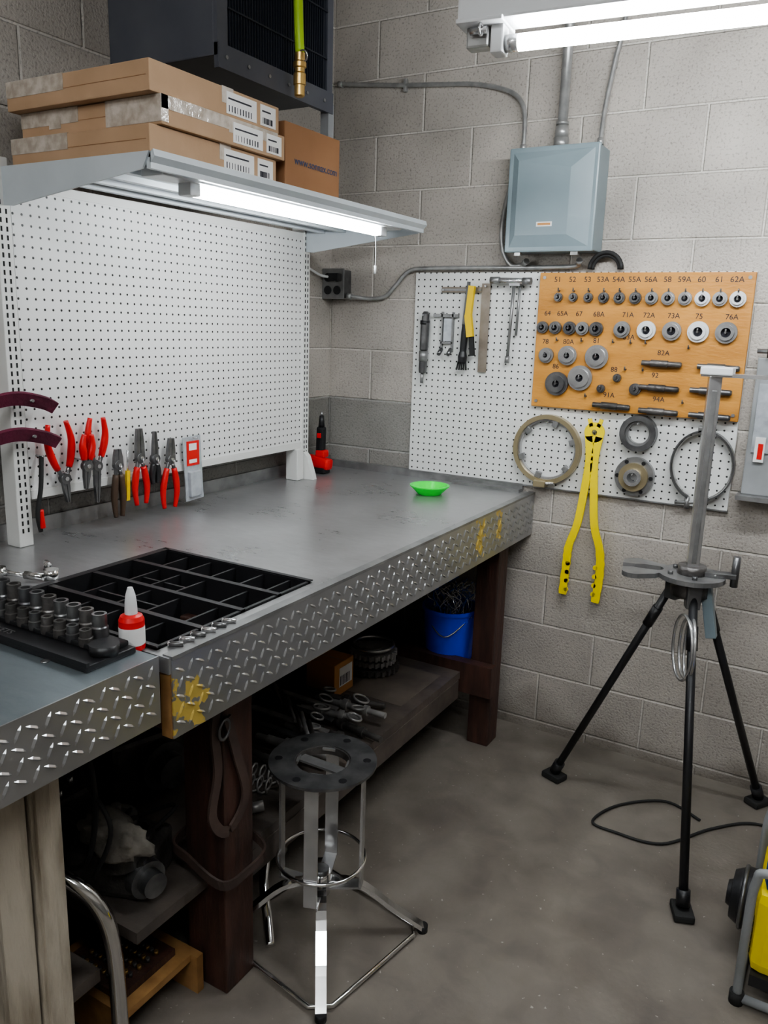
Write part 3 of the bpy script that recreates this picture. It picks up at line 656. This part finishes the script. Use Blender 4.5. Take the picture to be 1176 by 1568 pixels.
t=M();t.bar((.115,-1.235,1.03),(.115,-1.23,1.12),.012,.008,(0,1,0),YELT);t.cyl((.115,-1.23,1.12),(.115,-1.228,1.18),.003,STEEL,n=8);t.build("scraper")
for zc,xe in ((1.352,.165),(1.262,.17)):
    t=M();P=spl([(.115,-1.72,zc-.025),(.135,-1.65,zc),(.15,-1.60,zc+.006),(.165,-1.545,zc-.006),(xe,-1.51,zc-.022)],6)
    t.ribbon(P,[.034-.006*abs(i/len(P)-.5) for i in range(len(P))],.012,(.4,0,1),MAROON)
    t.cyl((.109,-1.575,zc),(.17,-1.575,zc),.004,GSTEEL,n=8);t.build("maroon_strap")
t=M();t.tube(spl([(.12,-1.525,1.20),(.13,-1.54,1.12),(.13,-1.555,1.05),(.125,-1.545,1.00)]),.006,RUBBER,8);t.tube(spl([(.13,-1.545,1.06),(.135,-1.545,1.01)]),.007,RED,8);t.cyl((.1005,-1.525,1.2),(.13,-1.525,1.2),.003,STEEL,n=6);t.build("pick_tool")

# ---------------------------------------------------------------- things on the bench
t=M();t.turned([(.0001,.0),(.042,0),(.045,.003),(.070,.028),(.073,.030),(.073,.034),(.066,.034),(.042,.007),(.0001,.006)],(.64,-.28,HB+.0005),(0,0,1),GREEN,40);t.build("green_dish")
t=M();bx,by=.068,-.175
t.bbox((bx+.01,by-.01,HB+.045),(.115,.045,.045),REDP,(0,.12,0),.012);t.bbox((bx+.02,by-.01,HB+.013),(.06,.05,.024),BLACK,(0,0,0),.006)
t.cyl((bx-.045,by-.01,HB+.052),(bx-.055,by-.01,HB+.053),.016,DSTEEL,n=14)
t.bbox((bx+.012,by,HB+.125),(.032,.034,.13),BLACK,(0,.03,0),.010);t.bbox((bx+.018,by,HB+.080),(.042,.042,.03),REDP,(0,0,0),.008)
t.bbox((bx+.014,by-.018,HB+.155),(.018,.006,.02),REDP,None,.002)
t.cyl((bx+.014,by,HB+.19),(bx+.014,by,HB+.235),.013,BLACK,.009,14);t.cyl((bx+.014,by,HB+.235),(bx+.014,by,HB+.25),.005,STEEL,n=10)
t.build("cordless_drill")
t=M();z=H2+.0005
t.box(.24,.90,-2.045,-1.935,z,z+.012,BLACK,.003);t.box(.26,.885,-1.995,-1.938,z+.012,z+.022,BLACK,.003)
t.box(.24,.90,-2.045,-2.038,z+.01,z+.018,BLACK);t.cyl((.875,-1.985,z+.01),(.875,-1.985,z+.030),.026,BLACK,n=20)
for i in range(17):
    x=.275+i*.0345;hh=.075-.0015*i
    t.turned([(.0001,0),(.0145,0),(.0155,.004),(.0155,hh*.5),(.0135,hh*.55),(.0135,hh),(.009,hh),(.009,hh-.02),(.0001,hh-.02)],(x,-1.952,z+.014),(0,0,1),DSTEEL if i%3 else DIRON,16)
    hh*=.6
    t.turned([(.0001,0),(.012,0),(.013,.004),(.013,hh*.5),(.011,hh*.55),(.011,hh),(.007,hh),(.007,hh-.01),(.0001,hh-.01)],(x,-1.984,z+.014),(0,0,1),DIRON if i%3 else DSTEEL,14)
tr=t.build("socket_rack")
text("SOCKETS",.022,(.62,-2.018,z+.0125),(0,0,0),GSTEEL,tr,"embossed_text")
t=M();t.turned([(.0001,0),(.022,0),(.0235,.003),(.0235,.058),(.020,.066),(.010,.070),(.010,.078),(.011,.079),(.0085,.105),(.004,.118),(.0001,.118)],(.857,-1.905,HB+.001),(0,0,1),REDP,24)
t.turned([(.0238,.012),(.0239,.013),(.0239,.045),(.0238,.046)],(.857,-1.905,HB+.001),(0,0,1),LABEL,24)
t.turned([(.0108,.068),(.0118,.070),(.0110,.09),(.0092,.105),(.0048,.120),(.0001,.121)],(.857,-1.905,HB+.001),(0,0,1),WHITE,20);t.build("threadlocker_bottle")
for nm,(x,y),r,hh in (("impact_socket",(.17,-1.97),.027,.06),("pipe_cap",(.10,-2.02),.03,.05)):
    t=M();t.turned([(.0001,0),(r,0),(r*1.1,.004),(r*1.1,hh*.3),(r*.85,hh*.35),(r*.85,hh),(r*.5,hh),(r*.5,hh*.7),(.0001,hh*.7)],(x,y,H2+.0005),(0,0,1),BLACK,24);t.build(nm)
def ratchet(x,y,a,L,z0):
    t=M();dx,dy=math.cos(a),math.sin(a);z=z0+.0125
    t.cyl((x,y,z-.012),(x,y,z+.012),.017,CHROME,n=20);t.tube([(x+dx*s_,y+dy*s_,z) for s_ in (.012,.04,L*.6)],[.008,.006,.006],CHROME,10);t.cyl((x+dx*L*.6,y+dy*L*.6,z),(x+dx*L,y+dy*L,z),.010,CHROME,.008,12);t.build("ratchet_wrench")
ratchet(.30,-1.86,-.1,.11,HB);ratchet(.28,-1.78,.3,.12,HB);ratchet(.39,-1.72,2.6,.10,HB);ratchet(.18,-1.86,.9,.13,HB)
t=M()
for i in range(6): 
    t.cyl((.905,-1.86+i*.03,HB+.0062),(.928,-1.845+i*.03,HB+.0062),.0055,STEEL if i%2 else DSTEEL,n=10);t.cyl((.903,-1.861+i*.03,HB+.0062),(.906,-1.859+i*.03,HB+.0062),.006,STEEL,n=6)
t.build("loose_bolts")

# ---------------------------------------------------------------- tripod stand
t=M();hx,hy=1.605,-.46;hz=.875
t.bbox((hx,hy,(hz+1.455)/2),(.034,.034,1.455-hz),STEEL,(0,0,.3),.003);t.bbox((hx,hy,1.455-.29),(.014,.037,.50),GSTEEL,(0,0,.3),.002)
t.box(hx-.035,1.95,hy-.02,hy+.02,1.452,1.462,STEEL);t.bbox((hx+.005,hy,1.468),(.085,.055,.022),WHITE,(0,0,0),.004);t.cyl((1.79,hy,1.40),(1.79,hy,1.49),.014,GSTEEL,n=12)
def arc(cx,cy,r,a0,a1,n): return [(cx+r*math.cos(math.radians(a0+(a1-a0)*i/n)),cy+r*math.sin(math.radians(a0+(a1-a0)*i/n))) for i in range(n+1)]
poly=arc(0,0,.095,-150,150,20)+[(-.09,.055)]+arc(-.165,.035,.040,60,200,6)+[(-.20,.0),(-.165,.006),(-.14,.02)]+arc(-.105,.0,.025,60,-60,6)+[(-.14,-.03),(-.165,-.03)]+[(-.19,-.045)]+arc(-.15,-.07,.035,180,300,5)+[(-.09,-.066)]
t.prism(poly,(hx,hy,hz-.01),(1,0,0),(0,1,0),.014,GSTEEL)
t.cyl((hx,hy,hz-.06),(hx,hy,hz-.01),.055,DIRON,n=24);t.cyl((hx,hy,hz+.004),(hx,hy,hz+.03),.04,DIRON,n=20)
t.cyl((hx+.115,hy+.02,hz-.02),(hx+.115,hy+.02,hz+.07),.011,DSTEEL,n=14);t.bbox((hx+.07,hy+.01,hz+.012),(.10,.03,.016),DSTEEL,(0,0,.2),.003)
for i in range(5):
    q=i*1.256;t.cyl((hx+.065*math.cos(q),hy+.065*math.sin(q),hz+.004),(hx+.065*math.cos(q),hy+.065*math.sin(q),hz+.014),.008,DSTEEL,n=6)
feet=[(1.205,-.31),(1.735,-.79),(1.85,-.08)]
for fx,fy2 in feet:
    dd=Vector((fx-hx,fy2-hy,0)).normalized();a=Vector((hx,hy,hz-.03))+dd*.05;b_=Vector((fx,fy2,.03))
    t.cyl(a,b_,.0125,BLACK,n=14);t.bbox(a+Vector((0,0,-.02)),(.04,.04,.07),DSTEEL,(0,0,math.atan2(dd.y,dd.x)),.004)
    m_=a.lerp(b_,.12);t.cyl(m_,a.lerp(b_,.2),.016,BLACK,n=14)
    t.bbox((fx,fy2,.012),(.075,.055,.022),RUBBER,(0,0,math.atan2(dd.y,dd.x)),.006);t.cyl(b_,a.lerp(b_,.95),.019,BLACK,n=14)
t.bbox((hx+.06,hy+.0,hz-.10),(.03,.03,.16),EBOX,(0,-.2,0),.003)
for i,rr in enumerate((.075,.07,.078)): t.torus((hx+.03-.01*i,hy-.075,.675),(1,.35+.1*i,0),rr,.0045,STEEL,32,8,1,1.25)
t.build("tripod_work_stand")

# ---------------------------------------------------------------- stool
t=M();sx,sy=.935,-1.385;sz=.505
t.ring((sx,sy,sz-.004),(0,0,1),.135,.070,.007,DSTEEL,40)
for i in range(6):
    q=math.radians(30+60*i);t.cyl((sx+.11*math.cos(q),sy+.11*math.sin(q),sz+.0025),(sx+.11*math.cos(q),sy+.11*math.sin(q),sz+.004),.010,BLACK,n=14)
t.ring((sx,sy,sz-.02),(0,0,1),.074,.066,.02,DIRON,32)
t.bar((sx-.07,sy+.0,sz-.012),(sx+.07,sy,sz-.012),.03,.006,(0,1,0),GSTEEL)
for i in range(4):
    q=math.radians(20+90*i);c_,s_=math.cos(q),math.sin(q)
    t.bar((sx+.105*c_,sy+.105*s_,sz),(sx+.105*c_,sy+.105*s_,.165),.034,.006,(-s_,c_,0),STEEL)
    t.bar((sx+.105*c_,sy+.105*s_,sz-.004),(sx+.06*c_,sy+.06*s_,sz-.004),.034,.006,(-s_,c_,0),STEEL)
    t.bar((sx+.105*c_,sy+.105*s_,.17),(sx+.02*c_,sy+.02*s_,.155),.034,.006,(-s_,c_,0),STEEL)
t.torus((sx,sy,.235),(0,0,1),.112,.0045,CHROME,40)
t.cyl((sx,sy,.14),(sx,sy,.20),.02,DSTEEL,n=14);t.cyl((sx,sy,.13),(sx,sy,.19),.024,CHROME,n=16)
base=[]
for i,a in enumerate((35,125,215,305)):
    q=math.radians(a);c_,s_=math.cos(q),math.sin(q);fx,fy3=sx+.27*c_,sy+.27*s_;base.append((fx,fy3,.012))
    P=spl([(sx+.02*c_,sy+.02*s_,.165),(sx+.10*c_,sy+.10*s_,.15),(sx+.19*c_,sy+.19*s_,.075),(fx,fy3,.014)],5)
    t.ribbon(P,.026,.012,(-s_,c_,0),CHROME);t.cyl((fx,fy3,.0),(fx,fy3,.02),.014,BLACK,n=12)
ring=[]
for i in range(4):
    a=Vector(base[i]);b_=Vector(base[(i+1)%4]);ring+=[a.lerp(b_,.1),a.lerp(b_,.9)]
t.tube(ring,.006,CHROME,8,closed=True)
t.build("metal_stool_frame")

# ---------------------------------------------------------------- pump machine on the right
t=M();px,py=1.965,-.87
for yy in (-1.03,-.71):
    t.tube(spl([(px-.06,yy,.016),(px-.06,yy,.20),(px-.055,yy,.33),(px-.02,yy,.365),(px+.2,yy,.37),(px+.27,yy,.33),(px+.28,yy,.02)],6),.011,GREYP,10)
    t.tube([(px-.06,yy,.016),(px+.28,yy,.016)],.011,GREYP,10);t.cyl((px-.06,yy,0),(px-.06,yy,.03),.017,RUBBER,n=12);t.cyl((px+.28,yy,0),(px+.28,yy,.03),.017,RUBBER,n=12)
t.tube([(px-.06,-1.03,.016),(px-.06,-.71,.016)],.010,GREYP,10);t.tube([(px+.28,-1.03,.016),(px+.28,-.71,.016)],.010,GREYP,10)
t.bbox((px+.10,py,.185),(.30,.28,.22),YEL,None,.03);t.bbox((px+.09,py,.335),(.26,.26,.09),BLUEP,None,.025)
for i in range(6): t.box(px-.054,px-.049,py-.12,py-.02,.115+i*.018,.124+i*.018,BLACK)
t.cyl((px-.09,-.81,.135),(px-.04,-.81,.135),.078,BLACK,n=32);t.turned([(.0001,0),(.03,0),(.035,.01),(.060,.012),(.070,.03),(.078,.05)],(px-.125,-.81,.135),(1,0,0),BLACK,32)
t.torus((px-.085,-.81,.135),(1,0,0),.076,.006,DSTEEL,32,8)
t.box(px-.04,px+.24,-1.02,-.72,.05,.08,BLACK)
t.build("portable_pump")
t=M();t.tube(spl([(1.70,-.30,.006),(1.58,-.25,.006),(1.45,-.36,.006),(1.40,-.50,.006),(1.48,-.52,.006),(1.62,-.50,.006),(1.74,-.33,.006),(1.86,-.22,.006),(2.0,-.25,.006),(2.2,-.4,.006)],8),.0045,RUBBER,8);t.build("power_cord")

# ---------------------------------------------------------------- lower shelf clutter
t=M();bx,by=.70,-.17
t.turned([(.0001,.004),(.088,.0),(.091,.004),(.106,.195),(.112,.197),(.112,.210),(.104,.210),(.102,.195),(.086,.008),(.0001,.008)],(bx,by,SZ),(0,0,1),BLUEB,40)
t.lathe([(.0001,.175),(.097,.175)],(bx,by,SZ),(0,0,1),DSTEEL,24)
for i in range(120):
    a=random.uniform(0,6.28);r=random.uniform(0,.08);x=bx+r*math.cos(a);y=by+r*math.sin(a);z=SZ+.18
    P=[(x+random.uniform(-.03,.03)*k*.6,y+random.uniform(-.03,.03)*k*.6,z+.040*k+random.uniform(-.012,.012)) for k in range(4)]
    t.tube(spl(P,3),.0019,STEEL if i%3 else BLUEP,5)
t.tube(spl([(bx-.09,by-.06,SZ+.19),(bx+.03,by-.116,SZ+.12),(bx+.10,by-.03,SZ+.19)],6),.003,STEEL,6)
t.build("blue_bucket")
t=M();t.box(.42,.54,-.74,-.62,SZ,SZ+.12,ORC,.003);t.box(.54,.5408,-.71,-.63,SZ+.03,SZ+.10,LABEL)
for kk in range(7): t.box(.5408,.5412,-.705+kk*.009,-.701+kk*.009,SZ+.035,SZ+.07,INK)
t.box(.42,.541,-.683,-.677,SZ+.119,SZ+.1208,CARD);t.build("parts_carton")
def gear(t,c,axis,r,th,m,teeth=24,hub=.35):
    u_,w_=t.frame(axis);poly=[]
    for i in range(teeth):
        for da,rr in ((0,r*.9),(.3,r*.9),(.42,r),(.78,r),(.9,r*.9)):
            a=2*math.pi*(i+da)/teeth;poly.append((math.cos(a)*rr,math.sin(a)*rr))
    t.prism(poly,c,u_,w_,th,m)
    t.cyl(Vector(c)-Vector(axis).normalized()*th*.3,Vector(c)+Vector(axis).normalized()*th*1.5,r*hub,m,n=20)
def shaft(t,p0,d,L,m,r=.012):
    d=Vector(d).normalized();pr=[(.0001,0),(r*.7,0),(r*.7,L*.15),(r,L*.15),(r,L*.4),(r*1.5,L*.4),(r*1.5,L*.47),(r*.9,L*.47),(r*.9,L*.7),(r*1.3,L*.7),(r*1.3,L*.76),(r*.75,L*.76),(r*.75,L),(.0001,L)]
    t.turned(pr,p0,d,m,16)
t=M()
for i in range(9):
    y=-.78-.052*i;shaft(t,(.50+.03*(i%3),y,SZ+.020+.022*(i%2)),(1,.25-.2*(i%3),0),.24+.02*(i%3),PSTEEL if i%2 else DIRON,.013)
for i in range(5): t.bar((.37+.02*i,-.84-.07*i,SZ+.07),(.62+.03*i,-.82-.07*i,SZ+.055),.022,.006,(0,1,0),PSTEEL if i%2 else DSTEEL)
for i in range(7): t.cyl((.36+.05*i,-.88-.03*i,SZ+.09),(.46+.05*i,-.95-.035*i,SZ+.075),.008,PSTEEL if i%2 else DIRON,n=10)
for i in range(8): t.torus((.56+.025*i,-.80-.06*(i%5),SZ+.065),(.3*(i%2),.2,1),.020+.003*(i%3),.004,PSTEEL,18,6)
t.build("transmission_shafts")
t=M()
for j,(x,y) in enumerate(((.56,-1.36),(.58,-1.30))):
    P=[(x+.0028*k,y+.022*math.cos(k*.7)+.0006*k,SZ+.028+.022*math.sin(k*.7)) for k in range(60)]
    t.tube(P,.0034,PSTEEL,6)
t.build("coil_springs")
t=M()
for (x,y,z,r) in ((.52,-.45,0,.10),(.52,-.45,.028,.085),(.52,-.45,.056,.09)): gear(t,(x,y,SZ+z+.008),(0,0,1),r,.018,PSTEEL if z else DIRON)
t.torus((.52,-.45,SZ+.10),(0,0,1),.075,.007,STEEL);t.build("gear_stack")
t=M()
for i in range(3): t.cyl((.18+.06*i,-1.17+.05*(i%2),SZ),(.18+.06*i,-1.17+.05*(i%2),SZ+.08+.02*(i%3)),.028,DIRON,n=20);t.ring((.18+.06*i,-1.17+.05*(i%2),SZ+.08+.02*(i%3)),(0,0,1),.024,.014,.006,STEEL,20)
t.build("clutch_drums")
t=M()
for i in range(6): t.cyl((.58+.03*i,-1.47+.02*(i%3),SZ+.02),(.66+.02*i,-1.44+.02*(i%3),SZ+.025),.014,PSTEEL if i%2 else DIRON,n=14)
t.build("spool_parts")
def housing(name,x,y,z,s,seed):
    rnd=random.Random(seed);t=M()
    t.bbox((x,y,z+.056*s),(.20*s,.16*s,.11*s),DIRON,(0,0,rnd.uniform(-.4,.4)),.015)
    for i in range(3):
        cx=x+rnd.uniform(-.06,.06)*s;cy=y+rnd.uniform(-.05,.05)*s
        t.turned([(.05*s,.09*s),(.05*s,.13*s),(.035*s,.13*s),(.035*s,.11*s),(.012*s,.11*s),(.012*s,.16*s),(.0001,.16*s)],(cx,cy,z),(0,0,1),PSTEEL if i==1 else DIRON,20)
    t.turned([(.0001,0),(.045*s,0),(.045*s,.03*s),(.03*s,.03*s),(.03*s,.06*s),(.0001,.06*s)],(x+.09*s,y-.02*s,z+.055*s),(1,-.2,0),DSTEEL,22)
    for i in range(8):
        a=i*.785;t.cyl((x+.085*s*math.cos(a),y+.065*s*math.sin(a),z+.10*s),(x+.085*s*math.cos(a),y+.065*s*math.sin(a),z+.125*s),.007*s,STEEL,n=6)
    for i in range(3): t.tube(spl([(x+rnd.uniform(-.1,.1)*s,y+rnd.uniform(-.1,.1)*s,z+.12*s),(x+rnd.uniform(-.1,.1)*s,y+rnd.uniform(-.1,.1)*s,z+.18*s),(x+rnd.uniform(-.1,.1)*s,y+rnd.uniform(-.1,.1)*s,z+.06*s)],5),.005*s,RUBBER,6)
    return t.build(name)
housing("transmission_housing",.30,-1.43,SZ,1.5,1);housing("valve_body",.64,-1.77,SZ,.95,2);housing("transmission_pump",.20,-.95,SZ,1.1,3);housing("differential_carrier",.33,-1.77,SZ,1.2,9)
housing("gearbox_case",.52,-2.20,.251,1.2,4);housing("gearbox_case",.22,-2.42,.251,1.3,5);housing("oil_pump_body",.22,-.60,SZ,1.1,6)
housing("torque_converter_cover",.45,-1.05,.0,1.1,11);housing("transmission_case",.40,-.70,.0,1.4,12)
t=M();t.blob((.69,-1.83,.437),(.085,.045,.045),RAG,5);t.build("shop_rag")
t=M();t.box(.56,.75,-1.885,-1.72,.10,.118,DWOOD);t.box(.52,.78,-1.89,-1.70,.082,.10,OWOOD)
t.box(.50,.78,-1.905,-1.89,.0,.10,OWOOD);t.box(.50,.80,-1.70,-1.68,.0,.10,OWOOD)
for i in range(10):
    for j in range(5): t.cyl((.60+.014*i,-1.86+.026*j,.118),(.60+.014*i,-1.86+.026*j,.128),.005,BRASS if (i+j)%2 else DSTEEL,n=8)
t.build("wooden_parts_crate")
t=M()
t.tube(spl([(.70,-1.915,.80),(.74,-1.913,.62),(.70,-1.912,.45),(.60,-1.912,.40)],8),.006,RUBBER,8);t.tube(spl([(.66,-1.915,.80),(.70,-1.912,.66),(.78,-1.912,.56),(.72,-1.913,.42)],8),.005,RUBBER,8)
t.torus((.66,-1.914,.80),(0,1,0),.02,.005,RUBBER,16,6);t.build("hanging_cables")
t=M();P=spl([(.865,-1.685,.78),(.868,-1.70,.70),(.866,-1.69,.60),(.866,-1.71,.50),(.866,-1.66,.44),(.868,-1.60,.50),(.868,-1.63,.62),(.868,-1.66,.72)],7)
t.ribbon(P,.024,.006,(0,1,.2),LEATHER);t.torus((.873,-1.675,.70),(1,.2,0),.022,.004,DSTEEL,20,6);t.build("leather_belt")
t=M();P=spl([(.78,-1.70,.36),(.88,-1.70,.33),(.885,-1.62,.315),(.88,-1.545,.33),(.80,-1.54,.36),(.72,-1.55,.37),(.72,-1.68,.37)],6,closed=True)
t.ribbon(P+[P[0]],.022,.006,(0,0,1),LEATHER);t.build("leather_belt")
t=M();t.tube(spl([(.62,-2.00,.46),(.70,-1.975,.455),(.765,-1.945,.40),(.79,-1.93,.30),(.80,-1.93,.10),(.80,-1.93,.0)],8),.017,CHROME,14);t.tube(spl([(.62,-2.00,.46),(.5,-2.01,.44),(.42,-2.01,.30),(.40,-2.01,.2505)],8),.015,DSTEEL,14);t.build("bent_chrome_tube")
t=M();t.tube(spl([(.86,-1.50,.013),(.82,-1.46,.05),(.76,-1.40,.10),(.70,-1.30,.15),(.66,-1.22,.13),(.66,-1.18,.013)],6),.013,CHROME,12);t.build("chrome_chair_leg")

# ---------------------------------------------------------------- camera, light, view
w=bpy.data.worlds.new("shop_ambient");scene.world=w;w.use_nodes=True
w.node_tree.nodes["Background"].inputs[0].default_value=(.8,.9,1,1);w.node_tree.nodes["Background"].inputs[1].default_value=.1
cam=bpy.data.cameras.new("camera");cam.sensor_fit='VERTICAL';cam.sensor_height=24;cam.sensor_width=18;cam.lens=24*1239/1568;cam.clip_start=.02
co=bpy.data.objects.new("camera",cam);scene.collection.objects.link(co)
co.matrix_world=Matrix.Translation((1.9611,-2.8942,1.5658))@(Matrix.Rotation(.5243,4,'Z')@Matrix.Rotation(math.pi/2-.2277,4,'X')@Matrix.Rotation(.0311,4,'Z'))
scene.camera=co
scene.view_settings.view_transform='AgX'
try: scene.view_settings.look='AgX - Medium High Contrast'
except Exception: pass
scene.view_settings.exposure=.12
